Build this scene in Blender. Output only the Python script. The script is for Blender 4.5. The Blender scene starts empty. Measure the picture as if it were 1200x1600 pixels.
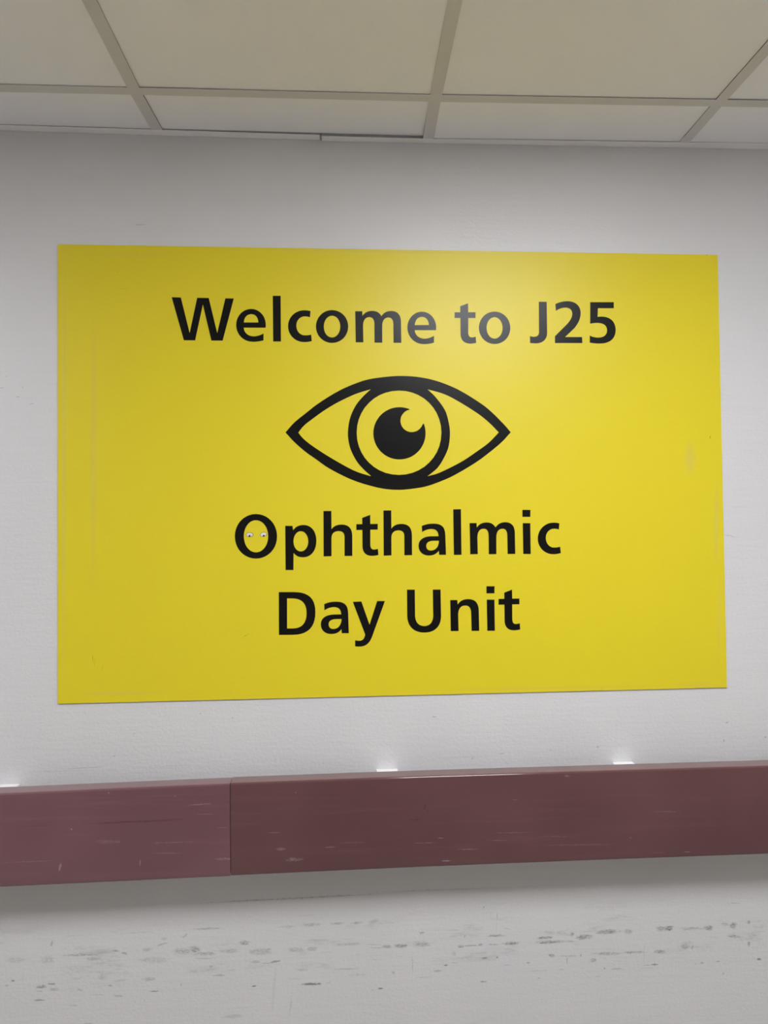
import bpy, bmesh, math
from mathutils import Matrix, Vector, Euler

# ---------------------------------------------------------------- camera, light, exposure
S = bpy.context.scene
COL = S.collection
S.view_settings.view_transform = 'Standard'
S.view_settings.look = 'None'
S.view_settings.gamma = 1.0
S.view_settings.use_curve_mapping = False
S.view_settings.exposure = 0.0

LAMP_POWER = 32.5         # emission of the ceiling panels
LAMP_COLOR = (0.985, 0.995, 1.025)

CAM_Y, CAM_H = -1.6007, 1.5
YAW, PITCH, ROLL = 0.0624, 0.0226, -0.0101
cam_data = bpy.data.cameras.new('camera')
cam_data.sensor_fit = 'VERTICAL'
cam_data.sensor_height = 36.0
cam_data.lens = 36.0 * 1109.0 / 1600.0
cam_data.shift_x = -(618.0248 - 600.0) / 1600.0
cam_data.shift_y = (782.6466 - 800.0) / 1600.0
cam_data.clip_start = 0.01
cam = bpy.data.objects.new('camera', cam_data)
COL.objects.link(cam)
_cy, _sy, _cp, _sp = math.cos(YAW), math.sin(YAW), math.cos(PITCH), math.sin(PITCH)
_fwd = Vector((_sy * _cp, _cy * _cp, _sp))
_right = Vector((_cy, -_sy, 0.0))
_up = _right.cross(_fwd)
_cr, _sr = math.cos(ROLL), math.sin(ROLL)
_r2 = _right * _cr + _up * _sr
_u2 = _up * _cr - _right * _sr
_m = Matrix((_r2, _u2, -_fwd)).transposed().to_4x4()
_m.translation = Vector((0.0, CAM_Y, CAM_H))
cam.matrix_world = _m
S.camera = cam

world = bpy.data.worlds.new('world')
world.use_nodes = True
world.node_tree.nodes['Background'].inputs[0].default_value = (0.8, 0.85, 0.9, 1)
world.node_tree.nodes['Background'].inputs[1].default_value = 0.02
S.world = world

# ---------------------------------------------------------------- measured data (metres; glyphs in millimetres)
GLYPH = {
 'W': [[(0.0,96.6),(20.2,96.1),(39.2,16.7),(56.0,95.8),(81.5,95.6),(99.8,16.8),(118.0,95.0),(136.8,95.0),(111.7,0.0),(86.8,0.0),(68.5,80.6),(51.1,0.2),(26.4,0.3)]],
 'e': [[(65.4,32.0),(17.0,31.7),(17.2,28.5),(18.0,25.5),(19.3,22.7),(21.1,20.1),(23.2,17.9),(25.7,16.0),(28.6,14.4),(31.7,13.3),(35.1,12.6),(38.7,12.3),(41.3,12.4),(43.9,12.7),(46.4,13.2),(48.7,13.8),(51.0,14.5),(53.2,15.3),(55.2,16.2),(57.2,17.1),(59.0,18.1),(60.7,19.2),(60.4,3.5),(58.2,2.8),(55.9,2.2),(53.7,1.7),(51.4,1.2),(49.0,0.9),(46.6,0.5),(44.2,0.3),(41.7,0.1),(39.1,0.0),(36.5,0.0),(30.4,0.5),(24.8,1.8),(19.5,4.1),(14.7,7.1),(10.5,10.8),(6.9,15.1),(3.9,20.1),(1.8,25.5),(0.4,31.3),(0.0,37.5),(0.5,43.4),(1.7,49.0),(3.8,54.3),(6.5,59.0),(9.8,63.3),(13.7,66.9),(18.1,69.9),(23.0,72.1),(28.2,73.5),(33.7,74.0),(39.0,73.6),(44.0,72.3),(48.6,70.2),(52.8,67.3),(56.5,63.8),(59.7,59.7),(62.3,55.0),(64.2,49.9),(65.4,44.3),(65.8,38.5)],[(17.0,43.3),(49.3,43.6),(49.0,46.9),(48.3,50.0),(47.4,52.7),(46.2,55.2),(44.7,57.3),(42.9,59.1),(40.9,60.5),(38.7,61.5),(36.2,62.1),(33.6,62.3),(31.0,62.1),(28.5,61.4),(26.2,60.4),(24.2,59.1),(22.3,57.3),(20.7,55.2),(19.4,52.8),(18.3,50.0),(17.5,46.8)]],
 'l': [[(0.0,103.1),(17.7,103.3),(17.7,0.1),(0.4,0.0)]],
 'c': [[(50.6,70.1),(49.2,56.1),(47.9,56.6),(46.7,57.0),(45.5,57.3),(44.3,57.6),(43.2,57.8),(42.0,58.0),(40.9,58.1),(39.9,58.2),(38.8,58.2),(37.8,58.2),(34.7,58.0),(31.7,57.2),(29.0,55.9),(26.4,54.2),(24.2,52.1),(22.3,49.7),(20.8,47.0),(19.6,44.0),(18.9,40.7),(18.6,37.3),(18.8,33.7),(19.5,30.3),(20.6,27.1),(22.1,24.2),(24.0,21.6),(26.2,19.4),(28.7,17.7),(31.4,16.3),(34.4,15.5),(37.5,15.3),(39.1,15.3),(40.6,15.3),(42.1,15.4),(43.6,15.5),(45.0,15.7),(46.4,15.9),(47.7,16.1),(49.1,16.4),(50.3,16.6),(51.6,17.0),(53.0,2.5),(51.3,2.0),(49.6,1.6),(47.9,1.2),(46.2,0.9),(44.5,0.6),(42.8,0.4),(41.1,0.2),(39.4,0.1),(37.7,0.0),(36.0,0.0),(30.0,0.4),(24.4,1.7),(19.2,3.9),(14.5,6.7),(10.3,10.3),(6.8,14.4),(3.9,19.1),(1.7,24.3),(0.4,29.9),(0.0,35.8),(0.5,41.7),(1.9,47.3),(4.1,52.5),(7.0,57.2),(10.7,61.4),(14.9,65.0),(19.7,68.0),(24.9,70.2),(30.5,71.5),(36.5,72.1),(38.2,72.1),(39.8,72.0),(41.3,71.9),(42.7,71.8),(44.2,71.7),(45.5,71.4),(46.8,71.2),(48.1,70.9),(49.4,70.5)]],
 'o': [[(35.9,0.0),(30.0,0.4),(24.4,1.8),(19.2,4.0),(14.5,7.0),(10.3,10.7),(6.7,15.0),(3.9,19.8),(1.7,25.2),(0.4,30.9),(0.0,37.0),(0.5,43.1),(1.9,48.9),(4.1,54.3),(7.1,59.2),(10.7,63.5),(14.9,67.3),(19.7,70.3),(24.9,72.6),(30.6,74.0),(36.5,74.6),(42.5,74.1),(48.1,72.8),(53.3,70.6),(58.1,67.6),(62.3,63.9),(65.8,59.6),(68.7,54.8),(70.9,49.4),(72.2,43.6),(72.6,37.5),(72.1,31.4),(70.7,25.6),(68.4,20.2),(65.5,15.3),(61.8,10.9),(57.6,7.2),(52.8,4.2),(47.5,1.9),(41.9,0.5)],[(35.9,12.4),(32.9,12.7),(30.0,13.6),(27.4,15.1),(25.0,17.0),(22.9,19.5),(21.1,22.3),(19.6,25.5),(18.6,29.1),(17.9,32.9),(17.7,36.9),(18.0,41.0),(18.7,44.8),(19.8,48.4),(21.3,51.6),(23.2,54.5),(25.3,57.0),(27.8,59.0),(30.4,60.5),(33.3,61.4),(36.3,61.8),(39.3,61.5),(42.2,60.6),(44.9,59.1),(47.3,57.1),(49.4,54.7),(51.2,51.8),(52.7,48.6),(53.8,45.1),(54.4,41.2),(54.6,37.2),(54.4,33.1),(53.6,29.3),(52.5,25.7),(51.0,22.5),(49.1,19.6),(46.9,17.2),(44.5,15.2),(41.8,13.7),(38.9,12.7)]],
 'm': [[(0.0,71.3),(15.9,71.4),(16.5,61.0),(18.0,63.2),(19.7,65.1),(21.6,66.8),(23.6,68.3),(25.8,69.5),(28.1,70.5),(30.6,71.3),(33.2,71.9),(35.9,72.2),(38.8,72.3),(41.8,72.2),(44.5,71.8),(47.1,71.2),(49.4,70.3),(51.5,69.2),(53.4,67.9),(55.2,66.3),(56.7,64.6),(58.1,62.7),(59.3,60.6),(61.0,63.0),(62.8,65.0),(64.8,66.9),(66.8,68.4),(68.9,69.7),(71.2,70.7),(73.6,71.5),(76.2,72.0),(78.9,72.3),(81.8,72.5),(85.8,72.2),(89.5,71.5),(92.7,70.2),(95.5,68.5),(97.9,66.3),(99.9,63.6),(101.5,60.5),(102.6,56.9),(103.4,52.9),(103.7,48.5),(103.9,0.1),(86.3,0.0),(86.2,41.8),(86.0,44.9),(85.7,47.7),(85.1,50.1),(84.3,52.1),(83.2,53.8),(82.0,55.2),(80.6,56.3),(79.0,57.0),(77.1,57.5),(75.1,57.6),(72.6,57.4),(70.3,56.7),(68.2,55.7),(66.4,54.3),(64.8,52.5),(63.5,50.3),(62.4,47.8),(61.6,45.0),(61.1,41.8),(60.9,38.4),(60.6,0.1),(43.0,0.2),(43.2,42.6),(43.0,45.6),(42.6,48.2),(42.0,50.5),(41.2,52.6),(40.2,54.3),(38.9,55.6),(37.4,56.7),(35.7,57.5),(33.7,57.9),(31.6,58.1),(29.1,57.8),(26.8,57.2),(24.7,56.1),(22.9,54.6),(21.3,52.7),(20.0,50.5),(18.9,47.9),(18.2,45.0),(17.7,41.7),(17.5,38.1),(17.9,0.7),(0.6,0.6)]],
 'n': [[(0.0,70.7),(16.1,70.5),(16.9,60.3),(18.6,62.7),(20.5,64.8),(22.5,66.6),(24.7,68.2),(27.1,69.4),(29.6,70.5),(32.3,71.2),(35.1,71.7),(38.2,72.0),(41.4,72.1),(45.9,71.7),(49.9,70.8),(53.4,69.5),(56.5,67.6),(59.0,65.2),(61.1,62.3),(62.7,58.9),(63.9,55.1),(64.6,50.9),(64.8,46.1),(65.3,0.0),(47.8,0.2),(47.3,40.2),(47.2,43.5),(46.7,46.5),(46.0,49.1),(45.1,51.4),(43.9,53.3),(42.5,54.8),(40.8,56.0),(38.8,56.9),(36.6,57.4),(34.1,57.6),(31.2,57.5),(28.6,56.9),(26.3,55.9),(24.2,54.5),(22.4,52.8),(20.8,50.6),(19.6,48.1),(18.7,45.2),(18.1,42.0),(17.8,38.4),(18.2,0.6),(0.3,0.8)]],
 'i': [[(0.2,100.9),(19.0,100.6),(18.3,84.6),(0.0,84.9)],[(0.6,70.6),(18.2,70.3),(18.1,0.0),(0.8,0.3)]],
 't': [[(13.4,85.7),(31.6,92.4),(31.6,71.8),(48.3,71.9),(48.1,58.9),(31.5,58.8),(31.2,24.3),(31.4,22.2),(31.8,20.4),(32.3,18.9),(32.9,17.6),(33.7,16.5),(34.6,15.7),(35.6,15.1),(36.8,14.6),(38.1,14.4),(39.5,14.3),(40.5,14.3),(41.5,14.4),(42.4,14.5),(43.2,14.6),(44.1,14.8),(44.9,14.9),(45.7,15.1),(46.5,15.3),(47.3,15.5),(48.2,15.7),(49.2,1.8),(47.8,1.5),(46.5,1.2),(45.2,0.9),(43.8,0.7),(42.5,0.5),(41.1,0.3),(39.7,0.2),(38.3,0.1),(36.8,0.0),(35.4,0.0),(31.2,0.2),(27.4,1.0),(24.1,2.2),(21.3,3.8),(18.9,5.9),(16.9,8.4),(15.4,11.3),(14.3,14.6),(13.6,18.2),(13.4,22.2),(13.4,58.6),(0.0,58.5),(0.2,71.6),(13.4,71.7)]],
 'J': [[(21.9,96.2),(40.3,96.4),(40.3,24.5),(39.9,20.0),(38.9,15.8),(37.3,12.2),(35.2,9.0),(32.6,6.3),(29.6,4.1),(26.2,2.3),(22.4,1.0),(18.4,0.3),(14.0,0.0),(12.5,0.0),(11.0,0.0),(9.6,0.1),(8.1,0.1),(6.7,0.2),(5.3,0.3),(3.9,0.4),(2.5,0.6),(1.3,0.7),(0.0,0.9),(0.2,16.9),(1.1,16.6),(2.0,16.3),(2.8,16.0),(3.7,15.8),(4.7,15.6),(5.6,15.4),(6.5,15.3),(7.4,15.2),(8.3,15.1),(9.3,15.1),(11.4,15.2),(13.4,15.6),(15.1,16.2),(16.7,17.0),(18.0,18.0),(19.1,19.3),(20.0,20.8),(20.7,22.6),(21.1,24.6),(21.3,26.9)]],
 '2': [[(2.3,90.1),(4.9,91.4),(7.6,92.5),(10.3,93.5),(13.1,94.4),(16.0,95.2),(18.9,95.8),(21.9,96.4),(24.9,96.7),(27.9,97.0),(30.9,97.1),(36.3,96.8),(41.3,95.9),(45.8,94.4),(49.8,92.4),(53.3,89.8),(56.1,86.7),(58.4,83.1),(60.1,79.1),(61.1,74.7),(61.4,69.9),(61.1,66.2),(60.6,62.6),(59.8,59.0),(58.7,55.5),(57.3,52.0),(55.6,48.5),(53.6,45.1),(51.4,41.7),(48.9,38.3),(46.1,34.8),(23.9,14.0),(63.7,14.2),(64.1,0.3),(0.0,0.0),(0.2,15.7),(25.0,39.9),(27.9,42.8),(30.6,45.7),(33.0,48.6),(35.1,51.4),(36.9,54.1),(38.5,56.9),(39.7,59.6),(40.6,62.3),(41.2,65.1),(41.4,67.8),(41.3,70.5),(40.8,72.9),(40.0,75.0),(38.8,76.9),(37.3,78.5),(35.5,79.8),(33.5,80.9),(31.1,81.6),(28.5,82.1),(25.6,82.2),(23.4,82.1),(21.1,81.8),(18.9,81.4),(16.6,80.8),(14.4,80.1),(12.1,79.2),(9.9,78.2),(7.7,77.1),(5.5,75.8),(3.3,74.3)]],
 '5': [[(2.5,96.0),(58.2,96.5),(58.0,82.3),(20.6,82.0),(19.4,61.9),(20.3,62.0),(21.3,62.2),(22.2,62.3),(23.2,62.4),(24.2,62.5),(25.1,62.6),(26.0,62.6),(27.0,62.7),(27.9,62.7),(28.7,62.7),(34.7,62.4),(40.2,61.4),(45.1,59.7),(49.4,57.4),(53.2,54.5),(56.2,50.9),(58.6,46.9),(60.3,42.2),(61.3,37.1),(61.6,31.4),(61.1,26.0),(59.8,20.9),(57.8,16.3),(55.0,12.2),(51.6,8.6),(47.5,5.6),(42.7,3.3),(37.3,1.5),(31.3,0.4),(24.8,0.0),(22.1,0.0),(19.5,0.0),(17.0,0.1),(14.4,0.2),(12.0,0.4),(9.5,0.6),(7.1,0.9),(4.7,1.3),(2.4,1.6),(0.0,2.1),(0.3,18.5),(2.3,17.5),(4.3,16.6),(6.3,15.9),(8.4,15.3),(10.4,14.9),(12.4,14.5),(14.4,14.2),(16.5,14.0),(18.5,13.9),(20.5,13.9),(24.1,14.1),(27.4,14.7),(30.4,15.6),(33.1,16.8),(35.5,18.4),(37.4,20.3),(39.0,22.5),(40.2,24.9),(40.9,27.7),(41.2,30.8),(41.0,34.0),(40.3,36.8),(39.1,39.4),(37.5,41.6),(35.4,43.6),(32.9,45.1),(29.9,46.4),(26.6,47.2),(22.9,47.7),(18.8,47.9),(17.1,47.9),(15.4,47.8),(13.7,47.7),(12.0,47.6),(10.3,47.4),(8.6,47.2),(6.9,46.9),(5.1,46.6),(3.4,46.3),(1.6,45.9)]],
 'O': [[(46.4,0.0),(38.7,0.7),(31.5,2.7),(24.8,5.8),(18.7,9.8),(13.3,14.8),(8.7,20.6),(5.0,27.1),(2.3,34.3),(0.6,42.0),(0.0,50.1),(0.6,58.3),(2.4,65.9),(5.2,73.0),(9.0,79.5),(13.7,85.2),(19.1,90.1),(25.3,94.0),(32.0,96.9),(39.2,98.7),(46.9,99.3),(54.5,98.5),(61.8,96.6),(68.5,93.6),(74.5,89.5),(79.9,84.5),(84.5,78.7),(88.2,72.1),(91.0,64.9),(92.7,57.2),(93.2,49.0),(92.6,40.9),(90.8,33.2),(88.0,26.1),(84.2,19.6),(79.5,13.9),(74.1,9.1),(67.9,5.2),(61.2,2.3),(54.0,0.5)],[(46.4,14.0),(42.0,14.5),(37.9,15.9),(34.1,18.1),(30.6,21.0),(27.5,24.6),(24.9,28.7),(22.7,33.4),(21.2,38.6),(20.2,44.1),(19.9,49.9),(20.2,55.8),(21.3,61.3),(22.9,66.4),(25.1,71.1),(27.8,75.2),(30.9,78.7),(34.4,81.6),(38.3,83.7),(42.4,85.0),(46.8,85.4),(51.2,84.9),(55.4,83.5),(59.2,81.3),(62.7,78.4),(65.8,74.8),(68.5,70.6),(70.6,65.9),(72.2,60.7),(73.1,55.2),(73.5,49.3),(73.1,43.4),(72.0,37.9),(70.4,32.8),(68.2,28.2),(65.5,24.1),(62.4,20.6),(58.9,17.8),(55.0,15.7),(50.8,14.4)]],
 'p': [[(0.0,98.9),(16.0,98.7),(17.6,88.8),(19.1,91.0),(20.8,93.0),(22.7,94.7),(24.8,96.2),(27.1,97.5),(29.5,98.5),(32.1,99.4),(34.9,99.9),(37.9,100.3),(41.0,100.4),(46.0,99.9),(50.5,98.6),(54.6,96.5),(58.3,93.8),(61.5,90.3),(64.2,86.2),(66.3,81.5),(67.8,76.3),(68.8,70.5),(69.0,64.3),(68.6,58.1),(67.6,52.3),(65.9,47.0),(63.6,42.2),(60.7,38.0),(57.3,34.5),(53.4,31.7),(49.0,29.7),(44.1,28.4),(38.9,28.0),(36.3,28.2),(33.8,28.5),(31.4,29.0),(29.2,29.6),(27.1,30.5),(25.2,31.6),(23.3,32.9),(21.5,34.4),(19.8,36.2),(18.2,38.2),(17.6,0.0),(0.1,0.3)],[(34.2,41.4),(31.5,41.7),(29.0,42.6),(26.7,43.9),(24.6,45.8),(22.8,48.0),(21.2,50.6),(19.9,53.5),(18.9,56.7),(18.4,60.2),(18.2,63.9),(18.4,67.6),(19.0,71.1),(20.0,74.3),(21.3,77.3),(23.0,79.9),(24.9,82.2),(27.0,84.0),(29.3,85.3),(31.9,86.1),(34.5,86.4),(37.2,86.1),(39.8,85.2),(42.1,83.8),(44.3,81.9),(46.2,79.6),(47.8,77.0),(49.1,74.0),(50.1,70.7),(50.7,67.2),(50.9,63.5),(50.6,59.8),(50.0,56.4),(49.0,53.2),(47.6,50.3),(46.0,47.7),(44.0,45.5),(41.9,43.7),(39.5,42.4),(36.9,41.6)]],
 'h': [[(0.4,101.7),(18.1,101.7),(18.0,60.7),(19.5,62.7),(21.2,64.5),(23.1,66.0),(25.1,67.4),(27.3,68.5),(29.7,69.4),(32.2,70.1),(34.9,70.6),(37.7,70.9),(40.7,71.0),(45.3,70.7),(49.3,69.9),(52.9,68.6),(56.0,66.8),(58.5,64.5),(60.6,61.6),(62.3,58.3),(63.4,54.4),(64.1,50.0),(64.4,45.0),(64.1,0.2),(46.7,0.4),(47.0,42.8),(46.9,45.3),(46.6,47.5),(45.9,49.4),(45.1,51.2),(43.9,52.7),(42.5,54.0),(40.8,55.0),(38.8,55.7),(36.6,56.2),(34.0,56.4),(31.1,56.2),(28.4,55.7),(26.1,54.9),(24.0,53.7),(22.1,52.1),(20.6,50.3),(19.4,48.2),(18.5,45.8),(18.0,43.1),(17.8,40.2),(17.6,0.5),(0.0,0.0)]],
 'a': [[(7.9,66.8),(10.1,67.8),(12.5,68.7),(15.0,69.5),(17.5,70.1),(20.1,70.7),(22.8,71.2),(25.5,71.5),(28.2,71.8),(31.0,71.9),(33.8,71.9),(39.2,71.7),(43.9,71.0),(48.0,69.8),(51.5,68.1),(54.5,65.9),(56.8,63.1),(58.6,59.8),(59.9,55.9),(60.8,51.3),(61.1,46.1),(62.2,1.1),(46.4,1.3),(46.0,10.5),(44.3,8.5),(42.5,6.7),(40.6,5.2),(38.6,3.8),(36.4,2.6),(34.1,1.6),(31.6,0.9),(29.0,0.4),(26.2,0.1),(23.2,0.0),(19.1,0.3),(15.3,1.1),(11.9,2.4),(8.9,4.1),(6.2,6.2),(4.0,8.7),(2.3,11.5),(1.0,14.7),(0.2,18.2),(0.0,21.9),(0.4,26.2),(1.5,30.0),(3.3,33.3),(5.8,36.2),(8.8,38.5),(12.4,40.4),(16.6,41.8),(21.2,42.8),(26.3,43.4),(31.8,43.5),(45.5,43.4),(45.3,46.3),(44.8,48.9),(44.1,51.3),(43.0,53.5),(41.7,55.3),(40.0,56.9),(38.0,58.1),(35.6,59.0),(32.9,59.6),(29.8,59.8),(27.6,59.8),(25.3,59.6),(23.1,59.2),(20.9,58.8),(18.7,58.1),(16.6,57.4),(14.5,56.5),(12.4,55.5),(10.3,54.3),(8.3,53.0)],[(46.2,33.1),(46.0,29.4),(45.3,25.9),(44.3,22.7),(42.9,19.8),(41.2,17.3),(39.1,15.2),(36.7,13.5),(34.0,12.3),(30.9,11.5),(27.6,11.3),(25.8,11.5),(24.1,11.9),(22.5,12.5),(21.2,13.3),(20.1,14.3),(19.1,15.5),(18.4,16.9),(17.8,18.4),(17.5,20.0),(17.4,21.7),(17.6,23.9),(18.2,25.8),(19.2,27.6),(20.5,29.1),(22.1,30.4),(24.1,31.4),(26.4,32.2),(29.0,32.8),(31.8,33.1),(35.0,33.2)]],
 'D': [[(0.3,95.4),(33.0,95.0),(42.6,94.4),(51.1,93.0),(58.4,90.6),(64.7,87.4),(69.9,83.3),(74.0,78.3),(77.2,72.4),(79.4,65.5),(80.7,57.8),(81.1,49.1),(80.5,39.8),(78.9,31.5),(76.4,24.0),(72.9,17.6),(68.4,12.1),(62.9,7.6),(56.5,4.2),(49.0,1.7),(40.6,0.3),(31.3,0.0),(0.0,0.4)],[(18.5,81.0),(29.7,80.8),(35.7,80.4),(41.1,79.3),(45.9,77.6),(50.1,75.2),(53.5,72.2),(56.4,68.6),(58.6,64.3),(60.2,59.5),(61.1,54.0),(61.3,47.9),(61.0,41.4),(60.0,35.5),(58.3,30.4),(56.1,26.0),(53.2,22.2),(49.7,19.2),(45.5,16.9),(40.7,15.2),(35.3,14.3),(29.2,14.1),(18.1,14.3)]],
 'y': [[(0.0,100.2),(19.2,100.6),(37.0,48.5),(54.5,101.0),(72.0,100.7),(43.0,22.7),(41.0,17.9),(38.8,13.8),(36.4,10.2),(33.8,7.3),(31.0,4.9),(28.0,3.0),(24.7,1.5),(21.0,0.6),(17.1,0.1),(12.7,0.0),(11.9,0.0),(11.1,0.1),(10.2,0.1),(9.3,0.2),(8.5,0.3),(7.6,0.4),(6.7,0.6),(5.8,0.7),(5.0,0.9),(4.2,1.0),(4.6,14.7),(5.6,14.4),(6.6,14.1),(7.5,13.9),(8.4,13.7),(9.4,13.5),(10.2,13.4),(11.1,13.3),(12.1,13.2),(13.0,13.2),(13.9,13.1),(15.9,13.2),(17.8,13.6),(19.5,14.2),(21.0,15.1),(22.4,16.3),(23.6,17.8),(24.7,19.6),(25.6,21.7),(26.4,24.1),(26.9,26.8)]],
 'U': [[(0.1,97.1),(17.8,96.8),(17.9,38.6),(18.1,34.3),(18.8,30.4),(19.9,26.9),(21.4,23.9),(23.2,21.2),(25.5,19.0),(28.1,17.2),(31.1,15.9),(34.5,15.0),(38.2,14.5),(42.0,14.8),(45.3,15.6),(48.3,16.8),(50.9,18.5),(53.1,20.5),(54.9,23.0),(56.4,25.8),(57.6,29.1),(58.4,32.8),(58.8,36.8),(58.5,96.2),(76.2,96.1),(76.6,37.5),(76.1,30.4),(74.8,24.0),(72.8,18.4),(69.9,13.4),(66.4,9.3),(62.1,5.8),(57.1,3.2),(51.4,1.3),(45.1,0.3),(38.1,0.0),(31.2,0.5),(25.0,1.9),(19.4,3.9),(14.5,6.7),(10.2,10.2),(6.7,14.5),(3.8,19.3),(1.8,24.9),(0.5,31.1),(0.0,37.9)]],
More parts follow.
